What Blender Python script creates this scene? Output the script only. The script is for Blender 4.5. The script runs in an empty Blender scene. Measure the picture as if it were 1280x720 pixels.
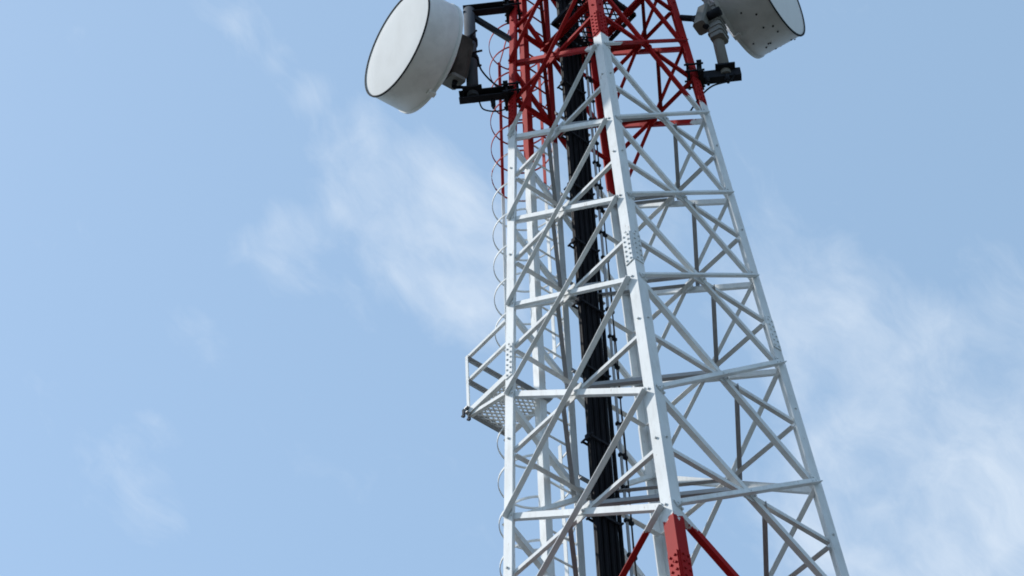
import bpy, math, random
from mathutils import Vector, Matrix, noise
random.seed(7)
S = 1.12                                   # metres per tower unit
CAMZ = 1.6
# ------------------------------------------------------------------ scene
sc = bpy.context.scene
C = sc.collection
sc.render.engine = 'CYCLES'
sc.render.resolution_x, sc.render.resolution_y = 1024, 576
sc.view_settings.view_transform = 'Standard'
sc.view_settings.look = 'None'
sc.view_settings.exposure = 0.66
sc.view_settings.gamma = 1.0
sc.cycles.max_bounces = 6
sc.cycles.filter_width = 1.8

# ------------------------------------------------------------------ materials
def new_mat(name):
    m = bpy.data.materials.new(name); m.use_nodes = True
    nt = m.node_tree; b = nt.nodes['Principled BSDF']
    return m, nt, b
def N(nt, typ, **kw):
    n = nt.nodes.new(typ)
    for k, v in kw.items():
        if k in n.inputs: n.inputs[k].default_value = v
        else: setattr(n, k, v)
    return n
def math_node(nt, op, a, b=None, clamp=False):
    n = nt.nodes.new('ShaderNodeMath'); n.operation = op; n.use_clamp = clamp
    for i, v in enumerate((a, b)):
        if v is None: continue
        if isinstance(v, (int, float)): n.inputs[i].default_value = v
        else: nt.links.new(v, n.inputs[i])
    return n.outputs[0]
def mix_rgb(nt, fac, a, b, blend='MIX'):
    n = nt.nodes.new('ShaderNodeMix'); n.data_type = 'RGBA'; n.blend_type = blend
    for idx, v in ((0, fac), (6, a), (7, b)):
        if isinstance(v, (int, float)): n.inputs[idx].default_value = v
        elif isinstance(v, tuple): n.inputs[idx].default_value = v
        else: nt.links.new(v, n.inputs[idx])
    return n.outputs[2]
def rgba(c): return (c[0], c[1], c[2], 1.0)

def weathered(name, col, dirt, rough=0.5, metal=0.0, amount=0.35, scale=6.0, bump=0.0, spec=.3):
    """one base colour with streaky grime of its own shape"""
    m, nt, b = new_mat(name)
    g = N(nt, 'ShaderNodeNewGeometry')
    mp = N(nt, 'ShaderNodeMapping'); mp.inputs['Scale'].default_value = (1, 1, .35)
    nt.links.new(g.outputs['Position'], mp.inputs['Vector'])
    n1 = N(nt, 'ShaderNodeTexNoise', Scale=scale, Detail=6.0, Roughness=.65)
    nt.links.new(mp.outputs[0], n1.inputs['Vector'])
    r = N(nt, 'ShaderNodeMapRange'); r.inputs[1].default_value = .45; r.inputs[2].default_value = .75
    r.inputs[4].default_value = amount
    nt.links.new(n1.outputs['Fac'], r.inputs[0])
    nt.links.new(mix_rgb(nt, r.outputs[0], rgba(col), rgba(dirt)), b.inputs['Base Color'])
    b.inputs['Specular IOR Level'].default_value = spec; b.inputs['Roughness'].default_value = rough; b.inputs['Metallic'].default_value = metal
    if bump:
        bp = N(nt, 'ShaderNodeBump', Strength=bump, Distance=.02)
        nt.links.new(n1.outputs['Fac'], bp.inputs['Height']); nt.links.new(bp.outputs[0], b.inputs['Normal'])
    return m

def band_paint(name, hi, lo, white=(.78, .805, .81), red=(.4, .018, .019)):
    """warning paint: red above hi, white between, red below lo (world heights, metres)"""
    m, nt, b = new_mat(name)
    g = N(nt, 'ShaderNodeNewGeometry')
    sx = N(nt, 'ShaderNodeSeparateXYZ'); nt.links.new(g.outputs['Position'], sx.inputs[0])
    nj = N(nt, 'ShaderNodeTexNoise', Scale=13.0, Detail=6.0, Roughness=.7); nt.links.new(g.outputs['Position'], nj.inputs['Vector'])
    z = math_node(nt, 'ADD', sx.outputs['Z'], math_node(nt, 'MULTIPLY', math_node(nt, 'SUBTRACT', nj.outputs['Fac'], .5), .24))
    up = math_node(nt, 'GREATER_THAN', z, hi); dn = math_node(nt, 'LESS_THAN', z, lo)
    dn2 = math_node(nt, 'GREATER_THAN', z, lo - 7.0)
    isred = math_node(nt, 'MAXIMUM', up, math_node(nt, 'MULTIPLY', dn, dn2))
    mp = N(nt, 'ShaderNodeMapping'); mp.inputs['Scale'].default_value = (1, 1, .25)
    nt.links.new(g.outputs['Position'], mp.inputs['Vector'])
    n1 = N(nt, 'ShaderNodeTexNoise', Scale=14.0, Detail=7.0, Roughness=.7); nt.links.new(mp.outputs[0], n1.inputs['Vector'])
    r = N(nt, 'ShaderNodeMapRange'); r.inputs[1].default_value = .48; r.inputs[2].default_value = .8; r.inputs[4].default_value = .5
    nt.links.new(n1.outputs['Fac'], r.inputs[0])
    n2 = N(nt, 'ShaderNodeTexNoise', Scale=2.2, Detail=3.0); nt.links.new(g.outputs['Position'], n2.inputs['Vector'])
    r2 = N(nt, 'ShaderNodeMapRange'); r2.inputs[1].default_value = .35; r2.inputs[2].default_value = .7
    nt.links.new(n2.outputs['Fac'], r2.inputs[0])
    w = mix_rgb(nt, r2.outputs[0], rgba(white), rgba(tuple(c*.9 for c in white)))
    w = mix_rgb(nt, r.outputs[0], w, (.45, .44, .41, 1))
    n3 = N(nt, 'ShaderNodeTexNoise', Scale=38.0, Detail=4.0, Roughness=.6); nt.links.new(mp.outputs[0], n3.inputs['Vector'])
    r3 = N(nt, 'ShaderNodeMapRange'); r3.inputs[1].default_value = .66; r3.inputs[2].default_value = .74; r3.inputs[4].default_value = .7
    nt.links.new(n3.outputs['Fac'], r3.inputs[0])
    w = mix_rgb(nt, r3.outputs[0], w, (.27, .17, .11, 1))
    rd = mix_rgb(nt, r2.outputs[0], rgba(red), rgba((red[0]*.82, red[1]*1.1, red[2]*1.05)))
    rd = mix_rgb(nt, r.outputs[0], rd, (.26, .02, .018, 1))
    nt.links.new(mix_rgb(nt, isred, w, rd), b.inputs['Base Color'])
    b.inputs['Roughness'].default_value = .6
    b.inputs['Specular IOR Level'].default_value = .04
    bp = N(nt, 'ShaderNodeBump', Strength=.12, Distance=.01)
    nt.links.new(n1.outputs['Fac'], bp.inputs['Height']); nt.links.new(bp.outputs[0], b.inputs['Normal'])
    return m

# ------------------------------------------------------------------ tower measures (tower units, camera at height 0)
TH = math.radians(2.5873); TD = 10.82304; TK = 0.0466883
H = [15.5564, 14.2245, 12.9870, 11.8325, 10.4315, 9.1901]
GZ = -CAMZ / S
up_nodes = [H[0] + d for d in (5.42, 4.03, 2.68, 1.34)]
low_nodes = [7.85, 6.45, 5.0, 3.45, 1.85, .2, GZ + .35]
NODES = up_nodes + H + low_nodes
TOP = up_nodes[0]
ANG = {'N': -90, 'L': 180, 'F': 90, 'R': 0}
ORG = Vector((0, TD * S, 0))              # tower foot in world metres (ground z = 0)

def half(z): return 1 - TK * (z - H[0])
def corner(l, z):
    a = half(z); t = math.radians(ANG[l]) + TH
    return Vector((a * math.cos(t), TD + a * math.sin(t), z))
def W(v): return Vector((v.x * S, v.y * S, v.z * S + CAMZ))   # tower units to world metres

FACES = {'FL': 'NL', 'BL': 'LF', 'BR': 'FR', 'FR': 'RN'}
def face_basis(f):
    a, b = FACES[f]
    u = (corner(b, H[0]) - corner(a, H[0])).normalized()
    mid = (corner(a, H[0]) + corner(b, H[0])) / 2 - Vector((0, TD, H[0]))
    return u, mid.normalized()
def fpt(f, u, o, z):
    """u along face f from its middle, o outwards from the face plane, height z"""
    a, b = FACES[f]; U, n = face_basis(f)
    return (corner(a, z) + corner(b, z)) / 2 + U * u + n * o

M_tower = band_paint('tower_paint', (H[0] + .19) * S + CAMZ, (H[5] - .13) * S + CAMZ)
M_plan = band_paint('plan_brace_paint', (H[0] + .19) * S + CAMZ, (H[5] - .13) * S + CAMZ, white=(.36, .375, .4), red=(.2, .014, .014))  # greyer white and darker red for the plan braces
M_ladA = band_paint('ladder_paint', (H[0] - .12) * S + CAMZ, (H[5] - .3) * S + CAMZ)
M_ladC = band_paint('ladder_rail_paint', (H[0] + .48) * S + CAMZ, (H[5] - .3) * S + CAMZ)
M_black = weathered('black_steel', (.022, .024, .03), (.04, .04, .045), .8, 0, .5, spec=.06)
M_pole = weathered('galvanised_steel', (.085, .095, .11), (.05, .05, .05), .8, .0, .6, spec=.05)
M_polew = weathered('stained_galvanised_steel', (.27, .265, .25), (.14, .12, .1), .8, 0, .7, spec=.05)
M_rubber = weathered('cable_rubber', (.006, .006, .008), (.018, .018, .022), .7, 0, .6, spec=.08)
M_grey = weathered('grey_steel', (.3, .32, .34), (.2, .19, .18), .5, .1, .5)
M_radome = weathered('radome_fabric', (.78, .785, .775), (.68, .68, .66), 1, 0, .6, 2.5, spec=0)
M_drum = weathered('drum_paint', (.82, .82, .8), (.52, .52, .5), .6, 0, .6, 4.0)
M_drumg = weathered('grey_drum_paint', (.66, .66, .66), (.42, .415, .41), .6, 0, .6, 4.0)
M_rim = weathered('rim_band', (.03, .035, .04), (.05, .05, .05), .9, 0, .4, spec=.1)
M_unit = weathered('radio_housing', (.25, .25, .24), (.16, .15, .13), .8, 0, .7, 5.0, spec=.05)
M_unitd = weathered('dark_radio_housing', (.055, .048, .042), (.16, .14, .12), .8, 0, .6, 5.0, spec=.05)
M_conc = weathered('concrete', (.36, .35, .33), (.22, .21, .2), .9, 0, .7, 3.0, .3)

# ------------------------------------------------------------------ mesh builder
class MB:
    def __init__(s): s.v = []; s.f = []; s.sm = []; s.mi = []
    def add(s, vs, fs, smooth=False, mi=0):
        o = len(s.v); s.v += [Vector(x) for x in vs]
        for f in fs:
            s.f.append([o + i for i in f]); s.sm.append(smooth if not isinstance(smooth, list) else False); s.mi.append(mi)
        return s
    def prism(s, prof, p, q, e1, e2, mi=0):
        """extrude the (e1,e2) polygon from p to q"""
        n = len(prof)
        vs = [p + e1 * a + e2 * b for a, b in prof] + [q + e1 * a + e2 * b for a, b in prof]
        fs = [[i, (i + 1) % n, n + (i + 1) % n, n + i] for i in range(n)] + [list(range(n))[::-1], [n + i for i in range(n)]]
        return s.add(vs, fs, mi=mi)
    def angle(s, p, q, e1, e2, w1, w2, t):
        d = (q - p).normalized(); e1 = (e1 - d * e1.dot(d)).normalized()
        e2 = (e2 - d * e2.dot(d)); e2 = (e2 - e1 * e2.dot(e1)).normalized()
        return s.prism([(0, 0), (w1, 0), (w1, t), (t, t), (t, w2), (0, w2)], p, q, e1, e2)
    def bar(s, p, q, e1, w1, w2, mi=0):
        """rectangular bar centred on p-q; w1 across e1, w2 the other way"""
        d = (q - p).normalized(); e1 = (e1 - d * e1.dot(d)).normalized(); e2 = d.cross(e1)
        a, b = w1 / 2, w2 / 2
        return s.prism([(-a, -b), (a, -b), (a, b), (-a, b)], p, q, e1, e2, mi)
    def channel(s, p, q, e1, e2, w, d_, t):
        d = (q - p).normalized(); e1 = (e1 - d * e1.dot(d)).normalized(); e2 = (e2 - d * e2.dot(d)); e2 = (e2 - e1 * e2.dot(e1)).normalized()
        a = w / 2
        return s.prism([(-a, 0), (a, 0), (a, d_), (a - t, d_), (a - t, t), (-a + t, t), (-a + t, d_), (-a, d_)], p, q, e1, e2)
    def tube(s, pts, r, n=8, closed=False, caps=True, mi=0):
        pts = [Vector(p) for p in pts]; m = len(pts); rs = r if isinstance(r, list) else [r] * m
        vs = []; prev = None
        for i, p in enumerate(pts):
            if closed: d = pts[(i + 1) % m] - pts[i - 1]
            else: d = pts[min(i + 1, m - 1)] - pts[max(i - 1, 0)]
            d.normalize()
            if prev is None:
                a = Vector((0, 0, 1)) if abs(d.z) < .9 else Vector((1, 0, 0))
                e1 = (a - d * a.dot(d)).normalized()
            else: e1 = (prev - d * prev.dot(d)).normalized()
            prev = e1; e2 = d.cross(e1)
            for k in range(n):
                t = 2 * math.pi * k / n
                vs.append(p + (e1 * math.cos(t) + e2 * math.sin(t)) * rs[i])
        fs = []
        for i in range(m if closed else m - 1):
            j = (i + 1) % m
            for k in range(n):
                fs.append([i * n + k, i * n + (k + 1) % n, j * n + (k + 1) % n, j * n + k])
        s.add(vs, fs, smooth=True, mi=mi)
        if caps and not closed:
            o = len(s.v) - len(vs)
            s.f.append([o + k for k in range(n)][::-1]); s.sm.append(False); s.mi.append(mi)
            s.f.append([o + (m - 1) * n + k for k in range(n)]); s.sm.append(False); s.mi.append(mi)
        return s
    def cyl(s, p, q, r, n=12, mi=0): return s.tube([p, q], r, n, mi=mi)
    def bolt(s, p, d, r=.013, h=.014): return s.cyl(p, p + d.normalized() * h, r, 6)
    def lathe(s, prof, c, ax, n=64, mi=0, smooth=True):
        """prof = (distance along ax, radius) rings"""
        ax = ax.normalized(); a = Vector((0, 0, 1)); e1 = (a - ax * a.dot(ax)).normalized(); e2 = ax.cross(e1)
        vs = []
        for (l, r) in prof:
            for k in range(n):
                t = 2 * math.pi * k / n
                vs.append(c + ax * l + (e1 * math.cos(t) + e2 * math.sin(t)) * r)
        fs = []
        for i in range(len(prof) - 1):
            for k in range(n):
                fs.append([i * n + k, i * n + (k + 1) % n, (i + 1) * n + (k + 1) % n, (i + 1) * n + k])
        return s.add(vs, fs, smooth=smooth, mi=mi)
    def build(s, name, mat, parent=None, world=False, org=None):
        org = parent_org.get(parent.name) if parent is not None and parent.name in parent_org else (org or Vector((0, 0, 0)))
        me = bpy.data.meshes.new(name)
        me.from_pydata([(v if world else W(v)) - org for v in s.v], [], s.f)
        for m in (mat if isinstance(mat, list) else [mat]): me.materials.append(m)
        me.polygons.foreach_set('use_smooth', s.sm); me.polygons.foreach_set('material_index', s.mi)
        me.update()
        import bmesh
        bm = bmesh.new(); bm.from_mesh(me); bmesh.ops.recalc_face_normals(bm, faces=bm.faces); bm.to_mesh(me); bm.free()
        o = bpy.data.objects.new(name, me); C.objects.link(o)
        if parent is not None: o.parent = parent
        else: o.location = org
        return o
parent_org = {}
def thing(name, label, cat, at, group=None):
    o = bpy.data.objects.new(name, None); C.objects.link(o)
    o.location = at; parent_org[o.name] = Vector(at); o.empty_display_size = .2
    o['label'] = label; o['category'] = cat
    if group: o['group'] = group
    return o
def sub(mb, name, mat, part, root):
    """a sub-part: child of a part, same origin as its thing"""
    parent_org[part.name] = parent_org[root.name]
    return mb.build(name, mat, part)
def tag(o, label, cat, group=None):
    o['label'] = label; o['category'] = cat
    if group: o['group'] = group
    return o
Z = Vector((0, 0, 1))

# ------------------------------------------------------------------ ground
def grass_mat():
    m, nt, b = new_mat('grass_and_soil')
    g = N(nt, 'ShaderNodeNewGeometry')
    n1 = N(nt, 'ShaderNodeTexNoise', Scale=.25, Detail=8.0); nt.links.new(g.outputs['Position'], n1.inputs['Vector'])
    n2 = N(nt, 'ShaderNodeTexNoise', Scale=14.0, Detail=6.0); nt.links.new(g.outputs['Position'], n2.inputs['Vector'])
    c = mix_rgb(nt, n2.outputs['Fac'], (.016, .021, .014, 1), (.036, .042, .03, 1))
    r = N(nt, 'ShaderNodeMapRange'); r.inputs[1].default_value = .5; r.inputs[2].default_value = .62
    nt.links.new(n1.outputs['Fac'], r.inputs[0])
    nt.links.new(mix_rgb(nt, r.outputs[0], c, (.075, .072, .07, 1)), b.inputs['Base Color'])
    b.inputs['Roughness'].default_value = .95
    bp = N(nt, 'ShaderNodeBump', Strength=.5, Distance=.05); nt.links.new(n2.outputs['Fac'], bp.inputs['Height']); nt.links.new(bp.outputs[0], b.inputs['Normal'])
    return m
g = MB().add([(-3000, -3000, 0), (3000, -3000, 0), (3000, 3000, 0), (-3000, 3000, 0)], [[0, 1, 2, 3]]).build('ground', grass_mat(), world=True)
g['kind'] = 'structure'

# ------------------------------------------------------------------ lattice tower
tower = thing('lattice_tower', 'tall red and white steel lattice tower with crossed angle bracing', 'tower', ORG)
LEGW, LEGT = .102, .013
splices = [H[0] + .42, 12.22, 8.52]
nbr = {'N': 'LR', 'L': 'NF', 'F': 'LR', 'R': 'NF'}
for l in 'NLFR':
    mb = MB()
    p, q = corner(l, GZ + .3), corner(l, TOP)
    e1 = (corner(nbr[l][0], 10) - corner(l, 10)).normalized(); e2 = (corner(nbr[l][1], 10) - corner(l, 10)).normalized()
    mb.angle(p, q, e1, e2, LEGW, LEGW, LEGT)
    ax = (q - p).normalized()
    for z in NODES:                        # single step/brace bolts beside each ring
        c = corner(l, z - .55)
        for e, o in ((e1, e2), (e2, e1)):
            mb.bolt(c + e * LEGW * .5, -o, .010, .016)
    leg = mb.build('leg', M_tower, tower)
    for zs in splices:
        sp = MB(); c = corner(l, zs)
        for e, o in ((e1, e2), (e2, e1)):
            a = c - ax * .2 + e * (LEGW * .52) - o * .004; b_ = c + ax * .2 + e * (LEGW * .52) - o * .004
            sp.bar(a, b_, e, LEGW * .86, .010)
            for i in range(6):
                for w in (.3, .74):
                    sp.bolt(c + ax * (-.165 + .066 * i) + e * LEGW * w - o * .008, -o, .0095, .011)
        sub(sp, 'splice_plate', M_tower, leg, tower)
    base = MB(); b0 = corner(l, GZ + .3)
    base.bar(b0, b0 + Z * .03, e1, .34, .34)
    sub(base, 'base_plate', M_tower, leg, tower)

BW, BT = .047, .007                         # brace flange
def brace(f, za, zb, outer, mb, w=BW):
    """angle from corner a at height za to corner b at height zb on face f"""
    a, b = FACES[f]; U, n = face_basis(f)
    ka = .098 if (f == 'FL' and outer) else .075 if (f == 'FR' and outer) else .05
    kb = .03 if (f == 'FL' and outer) else .05
    if min(za, zb) < 11: w = w * 1.2                       # heavier angles lower down
    if not outer: w = w * .9
    p = corner(a, za) + U * ka; q = corner(b, zb) - U * kb
    d = (q - p).normalized(); v = Z - d * Z.dot(d); v = (v - n * v.dot(n)).normalized()
    off = n * (.004 if outer else -LEGT - .006)
    lo = -v * w / 2
    mb.angle(p + lo + off - d * .016, q + lo + off + d * .016, v, n if outer else -n, w, w * (.85 if outer else .9), BT)
    bd = n if outer else n
    for e, s_ in ((p, 1), (q, -1)):
        for j in range(2):
            mb.bolt(e + off + d * s_ * (.005 + .05 * j) + n * (BT if outer else .02), n, .010, .012)
    mb.bolt((p + q) / 2 + off + n * BT, n, .011, .014)
def strut(f, z, mb):
    w = {'FL': .034, 'FR': .036}.get(f, .046)
    a, b = FACES[f]; U, n = face_basis(f)
    p = corner(a, z) + U * .07; q = corner(b, z) - U * .07
    off = n * (-LEGT - .016)
    mb.angle(p + off - Z * w / 2, q + off - Z * w / 2, Z, -n, w, w, .007)
    m = (p + q) / 2 + off                                   # gusset plate on the crossing
    mb.bar(m - Z * .06 - n * .004, m + Z * .06 - n * .004, U, .15, .008)
def plan(f1, f2, z, mb, shift=0.0, w=.038):
    """horizontal bar from the middle of face f1 to the middle of face f2"""
    p = fpt(f1, 0, -.055, z); q = fpt(f2, 0, -.055, z)
    mid = (p + q) / 2; ax_ = Vector((0, TD, z)); out = (mid - ax_).normalized()
    p = p + out * shift; q = q + out * shift
    if shift: p = p.lerp(q, .07)
    mb.angle(p, q, -out, Z, w, w, .007)
rings = []
low_stuff = MB()
for i in range(len(NODES) - 1):
    zt, zb = NODES[i], NODES[i + 1]; zr = (zt + zb) / 2
    # the straight line between opposite nodes crosses the ring slightly above mid height
    wt, wb = half(zt), half(zb); zr = zt + (zb - zt) * wt / (wt + wb)
    rings.append(zr)
    seen = i <= 10
    for f in ('FL', 'BL', 'BR', 'FR'):
        m1 = MB() if seen else low_stuff
        brace(f, zt, zb, True, m1)
        if seen: m1.build('diagonal_brace', M_tower, tower)
        m2 = MB() if seen else low_stuff
        brace(f, zb, zt, False, m2)
        if seen: m2.build('diagonal_brace', M_tower, tower)
        m3 = MB() if seen else low_stuff
        strut(f, zr, m3)
        if seen: m3.build('horizontal_strut', M_tower, tower)
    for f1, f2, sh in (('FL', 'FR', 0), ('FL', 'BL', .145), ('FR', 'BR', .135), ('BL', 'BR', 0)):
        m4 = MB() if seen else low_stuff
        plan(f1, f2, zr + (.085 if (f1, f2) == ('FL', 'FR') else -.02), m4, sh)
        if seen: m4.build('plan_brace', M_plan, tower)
lo = low_stuff.build('lower_bracing', M_tower, tower); lo['kind'] = 'stuff'
for l in 'NLFR':
    c = corner(l, GZ); c = W(c); fb = MB(); x, y = c.x, c.y
    def ring(r, z): return [(x - r, y - r, z), (x + r, y - r, z), (x + r, y + r, z), (x - r, y + r, z)]
    vs = ring(.55, -.05) + ring(.5, .18) + ring(.28, .2) + ring(.24, .333)
    fs = [[k * 4 + j, k * 4 + (j + 1) % 4, k * 4 + 4 + (j + 1) % 4, k * 4 + 4 + j] for k in range(3) for j in range(4)] + [[12, 13, 14, 15]]
    fb.add(vs, fs)
    wh = {'N': 'nearest', 'L': 'left', 'F': 'farthest', 'R': 'right'}[l]
    tag(fb.build('concrete_footing', M_conc, world=True, org=Vector((x, y, 0))), 'stepped concrete footing under the %s leg of the lattice tower' % wh, 'footing', 'concrete footings of the tower')

# ------------------------------------------------------------------ climbing ladder with safety cage
UA, UC = -.44, -.04
LO = .035
U_, n_ = face_basis('BL')
lz0, lz1 = GZ + .05, TOP
ladder = thing('climbing_ladder', 'caged steel climbing ladder on the back left face of the tower', 'ladder', W(fpt('BL', -.24, LO, lz0)))
for u, mat in ((UA, M_ladA), (UC, M_ladC)):
    s_ = 1 if u == UA else -1
    MB().angle(fpt('BL', u, LO - .03, lz0), fpt('BL', u, LO - .03, lz1), n_, U_ * s_, .075, .072, .009).build('stringer', mat, ladder)
z = lz0 + .3
while z < TOP - .1:
    MB().cyl(fpt('BL', UA + .01, LO, z), fpt('BL', UC - .01, LO, z), .0105, 8).build('rung', M_ladC, ladder)
    z += .272
CU, CO, CR = -.24, .335, .315
def hoop_pt(z, a): return fpt('BL', CU + CR * math.cos(a), CO + CR * math.sin(a), z)
M_hoop = band_paint('cage_paint', (H[0] + .12) * S + CAMZ, (H[5] - .3) * S + CAMZ)
hz = H[0] + .13
hs = [hz - .47 * k for k in range(-5, 26)]
for z in hs:
    if 12.1 < z < 13.15: continue
    mb = MB(); pts = []
    for k in range(41):
        a = math.radians(-62 + 304 * k / 40); pts.append(hoop_pt(z, a))
    pts = [fpt('BL', UC, LO + .03, z)] + pts + [fpt('BL', UA, LO + .03, z)]
    n = len(pts); vs = []; fs = []
    for i, p in enumerate(pts):              # flat bar bent round: 4 corners per station
        d = (pts[min(i + 1, n - 1)] - pts[max(i - 1, 0)]).normalized(); o = d.cross(Z).normalized()
        for a_, b_ in ((-1, -1), (1, -1), (1, 1), (-1, 1)): vs.append(p + o * .0035 * a_ + Z * .011 * b_)
    for i in range(n - 1):
        for k in range(4): fs.append([i * 4 + k, i * 4 + (k + 1) % 4, i * 4 + 4 + (k + 1) % 4, i * 4 + 4 + k])
    fs += [[0, 1, 2, 3], [n * 4 - 4, n * 4 - 3, n * 4 - 2, n * 4 - 1]]
    mb.add(vs, fs); mb.build('cage_hoop', M_hoop, ladder)
ztop_cage, zbot_cage = hs[0] + .03, hs[-1] - .03
for a in (2, 92):  # right and outermost strap
    ar = math.radians(a)
    for (zA, zB) in ((ztop_cage, 13.2), (12.08, zbot_cage)):
        p = hoop_pt(zA, ar); q = hoop_pt(zB, ar); out = (hoop_pt(zA, ar) - fpt('BL', CU, CO, zA)).normalized()
        MB().bar(p - out * .008, q - out * .008, out, .006, .04).build('cage_strap', M_hoop, ladder)

MB().bar(hoop_pt(ztop_cage - .05, math.radians(92)), corner('L', H[0] + 2.0) + n_ * .01, Z, .03, .008).build('cage_stay', M_hoop, ladder)
# ------------------------------------------------------------------ gratings
def grating(mb, org, ex, ey, lx, ly, pitch=.038, w=.0135, t=.012):
    """expanded metal: two families of slanted strips clipped to the rectangle, second family just below the first"""
    for fam, (dx, dy) in enumerate(((1, .62), (1, -.62))):
        l = math.hypot(dx, dy); dx, dy = dx / l, dy / l
        nx, ny = -dy, dx
        c = [x * nx + y * ny for x in (0, lx) for y in (0, ly)]
        k = math.ceil(min(c) / pitch)
        while k * pitch < max(c):
            o = k * pitch; k += 1
            ts = []
            for (fix, a, lim) in ((0, 0, ly), (0, lx, ly), (1, 0, lx), (1, ly, lx)):
                if fix == 0: tt = (a - nx * o) / dx; y = ny * o + dy * tt; ok = -1e-6 <= y <= lim + 1e-6
                else: tt = (a - ny * o) / dy; x = nx * o + dx * tt; ok = -1e-6 <= x <= lim + 1e-6
                if ok: ts.append(tt)
            if len(ts) < 2 or max(ts) - min(ts) < .01: continue
            P = []
            for tt in (min(ts), max(ts)):
                x = nx * o + dx * tt; y = ny * o + dy * tt
                P.append(org + ex * x + ey * y - Z * (t * .6 * fam))
            mb.bar(P[0], P[1], Z, t, w)
    return mb

ZP = 12.11
plat = thing('rest_platform', 'small white rest platform with mesh floor and handrails beside the ladder', 'platform', W(fpt('BL', -.6, .25, ZP)))
fw = (corner('F', ZP) - corner('L', ZP)).length / 2
P0 = corner('L', ZP) + U_ * .015 + n_ * .0            # inner left corner at the leg
PX, PY = .47, .545                                       # along the face, outwards
A_ = P0 + n_ * PY; B_ = A_ + U_ * PX; D_ = P0 + U_ * PX
M_plat = M_hoop
grating(MB(), P0 + U_ * .02 + n_ * .02, U_, n_, PX - .04, PY - .04).build('grating', M_hoop, plat)
fr = MB()
fr.channel(A_ - U_ * .03, B_ + U_ * .03, Z, -n_, .07, .04, .008)
fr.build('front_beam', M_grey, plat)
fr = MB(); fr.angle(A_ - Z * .03 - n_ * .008, P0 - Z * .03 + n_ * .02, Z, U_, .06, .045, .007); fr.build('side_beam', M_plat, plat)
fr = MB(); fr.angle(B_ - Z * .03 - n_ * .008, D_ - Z * .03 - n_ * .05, Z, -U_, .06, .045, .007); fr.build('side_beam', M_plat, plat)
fr = MB(); fr.angle(P0 - Z * .035 + n_ * .01, D_ - Z * .035 + n_ * .01, Z, -n_, .06, .05, .007); fr.build('back_beam', M_grey, plat)
br = MB(); br.angle(A_ - Z * .035 + U_ * .02, corner('L', H[3] + .06) + U_ * .02 + n_ * .02, Z, U_, .035, .035, .006); br.build('support_brace', M_plat, plat)
RH = .72
MB().angle(A_ - Z * .04, A_ + Z * RH, U_, -n_, .034, .034, .006).build('rail_post', M_plat, plat)
for hgt in (RH - .02, RH * .55):
    rl = MB(); rl.angle(A_ + Z * hgt + U_ * .008, P0 + Z * hgt + U_ * .008, Z, U_, .03, .03, .005); rl.build('handrail', M_plat, plat)
    rl = MB(); rl.angle(A_ + Z * hgt - n_ * .008, B_ + Z * hgt - n_ * .008, -Z, -n_, .036, .036, .006); rl.build('handrail', M_grey, plat)  # outer rails in grey: their unlit tone is put into the colour
MB().angle(B_ - Z * .04, B_ + Z * RH, -U_, -n_, .034, .034, .006).build('rail_post', M_plat, plat)
for p in (A_, B_):
    for s_ in (-1, 1):
        bk = MB()
        bk.bar(p + U_ * .03 * s_ - Z * .07 + n_ * .008, p + U_ * .03 * s_ + Z * .02 + n_ * .008, n_, .024, .018)
        bk.bolt(p + U_ * .03 * s_ - Z * .045 + n_ * .0, n_, .011, .035)
        bk.build('clamp', M_pole, plat)

ZU = H[0] + 2.06
up = thing('inner_platform', 'dark mesh work platform inside the red top section of the tower', 'platform', W(Vector((0, TD, ZU))))
Q0 = fpt('BL', -.3, -half(ZU) * .7071 - .33, ZU)
Q0 = Vector((0, TD, ZU)) - U_ * .32 - n_ * .32
grating(MB(), Q0, U_, n_, .66, .66, .062, .0125).build('grating', M_black, up)
for a, b_, inn in ((Q0, Q0 + U_ * .64, n_), (Q0 + n_ * .64, Q0 + n_ * .64 + U_ * .64, -n_), (Q0, Q0 + n_ * .64, U_), (Q0 + U_ * .64, Q0 + U_ * .64 + n_ * .64, -U_)):
    MB().angle(a - Z * .055, b_ - Z * .055, Z, inn, .06, .05, .007).build('edge_beam', M_black, up)
for uu in (-.2, .2):
    ctr = Vector((0, TD, ZU - .075)); L_ = half(ZU) * .7071
    MB().channel(ctr + U_ * uu - n_ * (L_ - .02), ctr + U_ * uu + n_ * (L_ - .02), U_, -Z, .07, .04, .006).build('support_beam', M_tower, up)

# ------------------------------------------------------------------ cable ladder and feeder cables
KO = -.255
cl = thing('cable_ladder', 'narrow steel cable ladder with black clamps holding the feeder cables', 'cable ladder', W(fpt('BL', -.03, KO, GZ + .1)))
for u in (-.1, .07):
    MB().bar(fpt('BL', u, KO + .056, GZ + .1), fpt('BL', u, KO + .056, TOP), U_, .025, .008).build('stringer', M_black, cl)
for k, zr in enumerate(rings[:12]):
    a = fpt('BL', 0, 0, zr); p = fpt('BL', -.205, KO + .095, zr); q = fpt('BL', .25, KO + .095, zr)
    MB().angle(p - Z * .03, q - Z * .03, Z, -n_, .055, .03, .006).build('support_bar', M_grey, cl)
z = H[0] + 4.6
cz = []
while z > 5:
    cz.append(z); z -= .86
for z in cz:
    mb = MB()
    mb.bar(fpt('BL', -.163, KO - .03, z), fpt('BL', .113, KO - .03, z), Z, .022, .012)
    mb.bar(fpt('BL', -.163, KO + .07, z), fpt('BL', .113, KO + .07, z), Z, .022, .012)
    for u in (-.158, .108):
        mb.cyl(fpt('BL', u, KO - .06, z), fpt('BL', u, KO + .085, z), .010, 8)
        mb.bar(fpt('BL', u, KO, z - .028), fpt('BL', u, KO, z + .028), U_, .026, .05)
    mb.build('clamp', M_black, cl)
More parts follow.
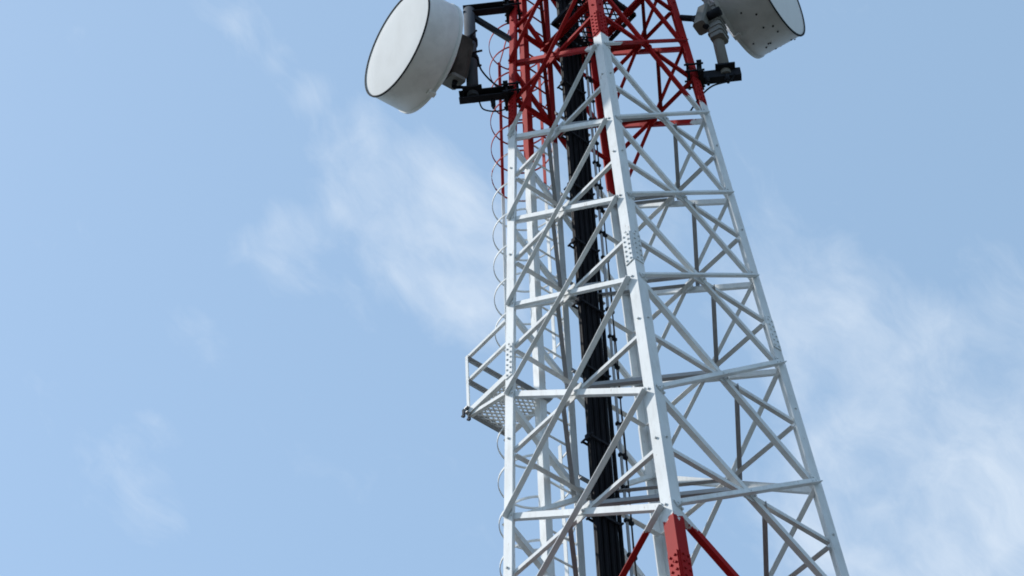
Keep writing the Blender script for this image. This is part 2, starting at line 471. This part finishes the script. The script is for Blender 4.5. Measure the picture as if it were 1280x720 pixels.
def cable(u, o, r, label, group, mat=M_rubber, ztop=TOP, n=8, jig=.004):
    pts = []; z = GZ; ph = random.random() * 9
    while z < ztop:
        pts.append(fpt('BL', u + jig * noise.noise((z * .9, ph, 0)), KO + o + jig * noise.noise((z * .9, ph, 5)), z)); z += .3
    foot = W(pts[0])
    return tag(MB().tube(pts, r, n).build('feeder_cable' if r > .012 else 'thin_cable', mat, org=foot), label, 'cable', group)
for k in range(7):
    cable(-.128 + .0335 * k, 0 + (.006 if k % 2 else -.004), .0165, 'thick black feeder cable in the front row of the vertical bundle', 'front row of black feeder cables')
for k in range(6):
    cable(-.112 + .0335 * k, .032, .018, 'thick black feeder cable in the back row of the vertical bundle', 'back row of black feeder cables')
cable(.155, .03, .019, 'thick black feeder cable running alone just right of the bundle', None)
pts = [fpt('BL', .2, KO - .01, z) for z in (GZ, TOP)]
cd = thing('conduit_pipe', 'thin grey conduit pipe with dark clips to the right of the cable bundle', 'pipe', W(pts[0]))
MB().tube(pts, .013, 10).build('pipe', M_grey, cd)
z = H[0] + 4.5
while z > 7.0:
    c = fpt('BL', .21, KO - .012, z); mb = MB()
    mb.bar(c - U_ * .035, c + U_ * .055, Z, .03, .03); mb.bolt(c - n_ * .012, -n_, .01, .02)
    mb.build('clip', M_black, cd); z -= .37
cable(.238, -.025, .0065, 'thin black wire running beside the grey conduit pipe', None, jig=.012)
cable(.262, .0, .005, 'thinnest black wire, outermost to the right of the conduit pipe', None, jig=.02)

# ------------------------------------------------------------------ dish antennas
def dish(name_label, C0, phi, tilt, R, L, pole, nholes, drum_mat, radome_mat):
    d = Vector((math.cos(phi) * math.cos(tilt), math.sin(phi) * math.cos(tilt), math.sin(tilt)))
    rear = C0 - d * L
    root = thing('dish_antenna', name_label, 'dish antenna', W(rear))
    drum = MB(); drum.lathe([(0.0, R * .985), (.012, R), (L - .01, R * .985), (L, R * .985)], rear, d, 96)
    dob = drum.build('drum', drum_mat, root)
    back = MB()
    prof = [(-.015, R * 1.012), (.02, R * 1.015), (.02, R * .99)]
    back.lathe(prof, rear, d, 96)
    back.lathe([(-.015, R * 1.012), (-.035, R * .9), (-.1, R * .7), (-.16, R * .45), (-.185, R * .22), (-.19, .001)], rear, d, 96)
    back.build('reflector', drum_mat, root)
    rad = MB(); rad.lathe([(L - .004, R * .975), (L + .001, R * .9), (L + .003, R * .6), (L + .004, .001)], rear, d, 96)
    rad.build('radome', radome_mat, root)
    rim = MB(); rim.lathe([(L - .006, R * .985), (L - .006, R * 1.003), (L + .007, R * 1.003), (L + .007, R * .974)], rear, d, 96)
    rim.build('rim_band', M_rim, root)
    a = Z - d * Z.dot(d); a.normalize(); b = d.cross(a)
    if nholes:
        hl = MB()
        for k in range(nholes):
            t = random.random() * 2 * math.pi; l = L * (.15 + .7 * random.random())
            o = a * math.cos(t) + b * math.sin(t)
            p = rear + d * l + o * R * .994
            hl.cyl(p, p + o * .008, .0105, 8)
        ob = hl.build('rivet', M_rim, root); ob['kind'] = 'stuff'
    lug = MB(); t = -a
    lug.bar(rear + t * R * 1.0 - d * .02, rear + t * R * 1.0 + d * .06, t, .07, .05)
    lug.build('drain_lug', drum_mat, root)
    return root, rear, d

phiL = math.radians(-136.8); tl = math.radians(-4.5)
dl, rearL, dL = dish('white drum dish antenna left of the tower with its round face to the left', Vector((-2.024, 10.281, 16.83)), phiL, tl, .608, .389, None, 0, M_drum, M_radome)
phiR = math.radians(-25.6); tr = math.radians(-4.7)
dr, rearR, dR = dish('grey drum dish antenna right of the tower dotted with dark rivets', Vector((1.965, 10.864, 17.952)), phiR, tr, .70, .507, None, 60, M_drumg, M_radome)

def mount(leg, z_lo, z_hi, plen, reach, label, pole_mat, pr, ztop, brace_on):
    """two horizontal arms clamped on a tower leg with a vertical pole between"""
    t = math.radians(ANG[leg]) + TH; out = Vector((math.cos(t), math.sin(t), 0)); side = Z.cross(out)
    root = thing('antenna_mount', label, 'antenna mount', W(corner(leg, z_lo)))
    for z in (z_lo, z_hi):
        c = corner(leg, z)
        MB().channel(c - out * .06 - Z * 0, c + out * reach, Z, side, .13, .08, .012).build('arm', M_black, root)
        cp = MB()
        for s_ in (-1, 1):
            cp.bar(c - side * .02 + out * .02 + Z * .085 * s_ - side * .1, c + out * .02 + Z * .085 * s_ + side * .12, Z, .03, .05)
            cp.bar(c - out * .1 + Z * .06 * s_ - side * .115, c - out * .1 + Z * .06 * s_ + side * .115, Z, .035, .025)
            for w in (-.1, .1):
                cp.cyl(c - out * .135 + side * w + Z * .06 * s_, c + out * .06 + side * w + Z * .06 * s_, .011, 6)
        cp.bar(c + out * .012 - Z * .11, c + out * .012 + Z * .11, side, .16, .02)
        cp.build('clamp', M_black, root)
    pc = corner(leg, z_lo) + out * plen + side * .03
    pole = MB(); pb = Vector((pc.x, pc.y, z_lo - .02)); pt = Vector((pc.x, pc.y, ztop))
    pole.tube([pb, pt], pr, 20); pob = pole.build('pole', pole_mat, root)
    fl = MB(); fl.bar(pb + Z * .075 - out * .1, pb + Z * .075 + out * .1, Z, .025, .2)
    fl.cyl(pb + Z * .085, pb + Z * .12, pr * 1.25, 20)
    fl.build('pole_foot', M_black, root)
    if brace_on:
        MB().bar(Vector((pc.x, pc.y, z_hi - .06)), corner(leg, z_hi - .66) - out * .05, Z, .05, .05).build('stay', M_black, root)
    return root, pb, pt, out, side
zl_lo, zl_hi = H[0] + .76, H[0] + 2.42
ml, pbL, ptL, outL, sideL = mount('L', zl_lo, zl_hi, .36, .5, 'black steel outrigger arms and grey pole holding the left dish', M_pole, .062, zl_hi + .02, True)
zr_lo, zr_hi = H[0] + .75, H[0] + 3.1
mr, pbR, ptR, outR, sideR = mount('R', zr_lo, zr_hi, .28, .43, 'black steel outrigger arm and stained pole holding the right dish', M_polew, .058, zr_hi + .02, False)

def bracket(root, rear, d, pole_xy, z, mat, label=None):
    hub = rear - d * .19
    pp = Vector((pole_xy.x, pole_xy.y, z))
    mb = MB(); mb.cyl(rear - d * .17, rear - d * .26, .16, 24); mb.cyl(rear - d * .1, rear - d * .3, .08, 20)
    mb.build('hub', mat, root)
    mb = MB()
    for dz in (.17, -.17):
        h = pp + Z * dz
        mb.bar(hub - d * .06 + Z * dz * .8, h, Z, .07, .05)
        mb.cyl(h - Z * .035, h + Z * .035, .078, 20)
        sd = Z.cross((h - hub).normalized()).normalized()
        for s_ in (-1, 1): mb.cyl(h + sd * .09 * s_, h + sd * .09 * s_ - (h - hub).normalized() * -.12, .012, 6)
    mb.build('pole_bracket', mat, root)
bracket(dl, rearL, dL, pbL, H[0] + 1.62, M_black)
bracket(dr, rearR, dR, pbR, H[0] + 2.15, M_polew)

def box(mb, c, ex, ey, ez, sx, sy, sz, bev=.02):
    """box with chamfered vertical edges: profile in (ex, ey), along ez"""
    a, b = sx / 2, sy / 2
    prof = [(-a + bev, -b), (a - bev, -b), (a, -b + bev), (a, b - bev), (a - bev, b), (-a + bev, b), (-a, b - bev), (-a, -b + bev)]
    mb.prism(prof, c - ez * sz / 2, c + ez * sz / 2, ex, ey); return mb
# left radio, hung between dish and pole
sdL = Z.cross(dL).normalized(); upL = dL.cross(sdL).normalized()
cL = rearL + Vector((.30, .02, -.085))
axL = (Z + sdL * .42 + dL * .05).normalized()          # long side follows the rim of the drum
exL = (dL - axL * dL.dot(axL)).normalized(); eyL = axL.cross(exL)
rl = thing('radio_unit', 'dark outdoor radio unit behind the left dish beside its pole', 'radio unit', W(cL - Z * .2))
mb = MB(); box(mb, cL, exL, eyL, axL, .16, .22, .5); mb.build('housing', M_unitd, rl)
mb = MB()
for k in range(7): mb.bar(cL - exL * .085 - eyL * (.09 - .03 * k) - axL * .22, cL - exL * .085 - eyL * (.09 - .03 * k) + axL * .22, eyL, .01, .03)
mb.build('cooling_fins', M_unitd, rl)
mb = MB(); box(mb, cL - axL * .265, exL, eyL, axL, .17, .23, .035); mb.build('bottom_plate', M_unit, rl)
mb = MB(); mb.cyl(cL - axL * .28 + eyL * .03, cL - axL * .34 + eyL * .03, .028, 10); mb.build('connector', M_black, rl)
# right radios
sdR = Z.cross(dR).normalized()
cR = rearR + Vector((-.255, -.2, -.78))
rr = thing('radio_unit', 'grey ribbed radio unit on the pole behind the right dish', 'radio unit', W(cR - Z * .3))
mb = MB(); box(mb, cR, dR, sdR, Z, .15, .16, .6); mb.build('housing', M_unit, rr)
mb = MB()
for k in range(6): box(mb, cR + Z * (.26 - .095 * k), dR, sdR, Z, .17, .18, .035)
mb.build('cooling_fins', M_unit, rr)
cR2 = rearR + Vector((-.375, -.27, -.745))
r2 = thing('radio_unit', 'small grey radio box between the right dish pole and the tower', 'radio unit', W(cR2 - Z * .2))
mb = MB(); box(mb, cR2, dR, sdR, (Z + dR * .35).normalized(), .13, .17, .27); mb.build('housing', M_unit, r2)
mb = MB(); mb.cyl(cR2 + dR * .06, cR2 + dR * .2, .05, 14); mb.build('coupler', M_black, r2)
# black struts from the tower leg to the right mount
lg = corner('R', H[0] + 1.87)
st = thing('mount_strut', 'black forked strut between the right tower leg and the dish mount', 'strut', W(lg))
MB().tube([lg, lg + (cR2 - lg) * .5 + Z * .0], .034, 12).build('strut_tube', M_black, st)
fk = MB(); mid = lg + (cR2 - lg) * .5
fk.tube([mid, cR2 + Z * .06, cR - sdR * .05 + Z * .2], .03, 10); fk.tube([mid, cR2 - Z * .16 + outR * .02], .028, 10)
fk.build('fork', M_black, st)

# jumper cables
def jumper(pts, r, label, group=None):
    P = [Vector(p) for p in pts]; out = []
    for i in range(len(P) - 1):
        p0 = P[max(i - 1, 0)]; p1 = P[i]; p2 = P[i + 1]; p3 = P[min(i + 2, len(P) - 1)]
        for k in range(8):
            t = k / 8
            out.append(.5 * ((2 * p1) + (p2 - p0) * t + (2 * p0 - 5 * p1 + 4 * p2 - p3) * t * t + (3 * p1 - p0 - 3 * p2 + p3) * t ** 3))
    out.append(P[-1])
    return tag(MB().tube(out, r, 8).build('jumper_cable', M_rubber, org=W(P[0])), label, 'cable', group)
b0 = cL - axL * .32 + eyL * .03
armL = corner('L', zl_lo)
jumper([b0, b0 - axL * .04, b0 + Vector((.1, 0, -.1)), armL + outL * .46 + Z * .03], .017, 'black jumper cable from the left radio down to the lower arm')
jumper([armL + outL * .3 - Z * .06, armL + outL * .26 - Z * .2, armL + outL * .12 - Z * .26, armL - outL * .05 - Z * .2], .008, 'thin black cable looping under the lower left arm into the tower')
jumper([pbL + Z * .75 + outL * -.07, pbL + Z * .5 - outL * .1, armL + Z * .22 + outL * .12, armL + Z * .12 - outL * .05], .01, 'black cable curving from the left pole to the tower leg')
armR = corner('R', zr_lo)
jumper([armR + outR * .36 - Z * .05, armR + outR * .3 - Z * .16, armR + outR * .12 - Z * .22, armR - outR * .02 - Z * .38, armR - outR * .15 - Z * .62], .009, 'thin black cable drooping under the right arm to the tower leg')
for (u, sgn) in ((.06, 1), (.26, 1)):
    p = armR + outR * (u + .02) - Z * .06
    cb = MB().cyl(p, p - Z * .1, .024, 10); cb.cyl(p - Z * .1, p - Z * .13, .016, 8)
    tag(cb.build('cable_gland', M_black, org=W(p - Z * .13)), 'black cable gland under the right arm, %s' % ('close to the tower leg' if u < .1 else 'below the pole'), 'cable gland')
p = armL + outL * .16 - Z * .06
cb = MB().cyl(p, p - Z * .1, .024, 10); cb.cyl(p - Z * .1, p - Z * .14, .014, 8)
tag(cb.build('cable_gland', M_black, org=W(p - Z * .14)), 'black cable gland under the lower left arm near the ladder cage', 'cable gland')

# ------------------------------------------------------------------ camera
pitch, roll, yaw = math.radians(50.72582795), math.radians(-3.7633859), math.radians(5.60372853)
fwd = Vector((-math.sin(yaw) * math.cos(pitch), math.cos(yaw) * math.cos(pitch), math.sin(pitch)))
right = Vector((math.cos(yaw), math.sin(yaw), 0)); upv = right.cross(fwd)
r2_ = right * math.cos(roll) + upv * math.sin(roll); u2_ = -right * math.sin(roll) + upv * math.cos(roll)
cam_d = bpy.data.cameras.new('camera'); cam = bpy.data.objects.new('camera', cam_d); C.objects.link(cam)
cam.matrix_world = Matrix(((r2_.x, u2_.x, -fwd.x, 0), (r2_.y, u2_.y, -fwd.y, 0), (r2_.z, u2_.z, -fwd.z, CAMZ), (0, 0, 0, 1)))
cam_d.sensor_width = 36; cam_d.lens = 2400 / 1280 * 36; cam_d.clip_end = 8000
sc.camera = cam

# ------------------------------------------------------------------ sun and sky
SUN_AZ, SUN_EL = math.radians(172), math.radians(46)
sd = Vector((math.cos(SUN_AZ) * math.cos(SUN_EL), math.sin(SUN_AZ) * math.cos(SUN_EL), math.sin(SUN_EL)))
ld = bpy.data.lights.new('sun', 'SUN'); ld.energy = 2.9; ld.angle = math.radians(1.5); ld.color = (1, .965, .91)
lo_ = bpy.data.objects.new('sun', ld); C.objects.link(lo_); lo_.rotation_euler = sd.to_track_quat('Z', 'Y').to_euler(); lo_.location = (0, 0, 60)

w = bpy.data.worlds.new('World'); sc.world = w; w.use_nodes = True
nt = w.node_tree; bg = nt.nodes['Background']; bg.inputs['Strength'].default_value = .15
sky = nt.nodes.new('ShaderNodeTexSky'); sky.sky_type = 'NISHITA'; sky.sun_disc = False
sky.sun_elevation = SUN_EL; sky.sun_rotation = math.atan2(sd.x, sd.y)
sky.air_density = 1.0; sky.dust_density = 0.6; sky.ozone_density = 1.2
tc = nt.nodes.new('ShaderNodeTexCoord')
def pix_dir(x, y): return (fwd + r2_ * ((x - 640) / 2400) - u2_ * ((y - 360) / 2400)).normalized()
SKYGAIN, HAZE = 1.0, (1.64, 2.44, 3.3, 1)
base = mix_rgb(nt, .62, sky.outputs[0], HAZE)
# wispy clouds: noise on the sphere of directions, thicker in a few regions of the sky
wob = nt.nodes.new('ShaderNodeTexNoise'); wob.inputs['Scale'].default_value = 7; wob.inputs['Detail'].default_value = 4
nt.links.new(tc.outputs['Generated'], wob.inputs['Vector'])
vm = nt.nodes.new('ShaderNodeVectorMath'); vm.operation = 'MULTIPLY_ADD'
# stretch the pattern along the wind direction so that it reads as streaks
wind = (r2_ * .62 - u2_ * .78).normalized()
dw = nt.nodes.new('ShaderNodeVectorMath'); dw.operation = 'DOT_PRODUCT'; nt.links.new(tc.outputs['Generated'], dw.inputs[0]); dw.inputs[1].default_value = wind
sw = nt.nodes.new('ShaderNodeVectorMath'); sw.operation = 'SCALE'; sw.inputs[0].default_value = wind * -.62; nt.links.new(dw.outputs['Value'], sw.inputs['Scale'])
ad = nt.nodes.new('ShaderNodeVectorMath'); ad.operation = 'ADD'; nt.links.new(tc.outputs['Generated'], ad.inputs[0]); nt.links.new(sw.outputs[0], ad.inputs[1])
nt.links.new(wob.outputs['Color'], vm.inputs[0]); vm.inputs[1].default_value = (.09, .09, .09); nt.links.new(ad.outputs[0], vm.inputs[2])
fine = nt.nodes.new('ShaderNodeTexNoise'); fine.inputs['Scale'].default_value = 24; fine.inputs['Detail'].default_value = 9; fine.inputs['Roughness'].default_value = .62
nt.links.new(vm.outputs[0], fine.inputs['Vector'])
big = nt.nodes.new('ShaderNodeTexNoise'); big.inputs['Scale'].default_value = 5; big.inputs['Detail'].default_value = 3
nt.links.new(vm.outputs[0], big.inputs['Vector'])
BLOBS = [(270, 5, 40, .5), (320, 50, 40, .6), (375, 95, 40, .6), (420, 150, 50, .6), (455, 205, 65, .6), (500, 250, 75, .8), (550, 310, 75, 1.0), (590, 370, 70, 1.0),
         (420, 300, 90, .65), (350, 320, 60, .5), (610, 220, 90, .4), (180, 560, 45, .45), (200, 630, 45, .45), (240, 430, 45, .3), (480, 630, 60, .15),
         (1000, 380, 110, .5), (1090, 460, 130, .5), (1210, 520, 120, .7), (1140, 600, 110, .75), (1100, 660, 110, .85), (1240, 670, 110, .95), (1260, 560, 90, .8), (1010, 620, 80, .5), (1260, 420, 110, .5), (760, 300, 150, .3), (1000, 310, 110, .15), (1230, 60, 80, .2)]
acc = None
for (x, y, r, wt) in BLOBS:
    dv = nt.nodes.new('ShaderNodeVectorMath'); dv.operation = 'DOT_PRODUCT'
    nrm = nt.nodes.new('ShaderNodeVectorMath'); nrm.operation = 'NORMALIZE'; nt.links.new(tc.outputs['Generated'], nrm.inputs[0])
    nt.links.new(nrm.outputs[0], dv.inputs[0]); dv.inputs[1].default_value = pix_dir(x, y)
    mr_ = nt.nodes.new('ShaderNodeMapRange'); mr_.interpolation_type = 'SMOOTHSTEP'
    mr_.inputs[1].default_value = math.cos(1.5 * r / 2400); mr_.inputs[2].default_value = 1.0
    mr_.inputs[3].default_value = 0; mr_.inputs[4].default_value = wt
    nt.links.new(dv.outputs['Value'], mr_.inputs[0])
    acc = mr_.outputs[0] if acc is None else math_node(nt, 'ADD', acc, mr_.outputs[0])
mask = math_node(nt, 'ADD', math_node(nt, 'MULTIPLY', math_node(nt, 'MINIMUM', acc, 1.3), .46), math_node(nt, 'MULTIPLY', big.outputs['Fac'], .22))
raw = math_node(nt, 'ADD', math_node(nt, 'MULTIPLY', fine.outputs['Fac'], 1.35), mask)
cm = nt.nodes.new('ShaderNodeMapRange'); cm.inputs[1].default_value = .96; cm.inputs[2].default_value = 1.78; cm.inputs[4].default_value = .85
nt.links.new(raw, cm.inputs[0])
fac = math_node(nt, 'POWER', cm.outputs[0], 1.25, True)
col = mix_rgb(nt, fac, base, (3.55, 3.9, 4.3, 1))
nt.links.new(col, bg.inputs['Color'])
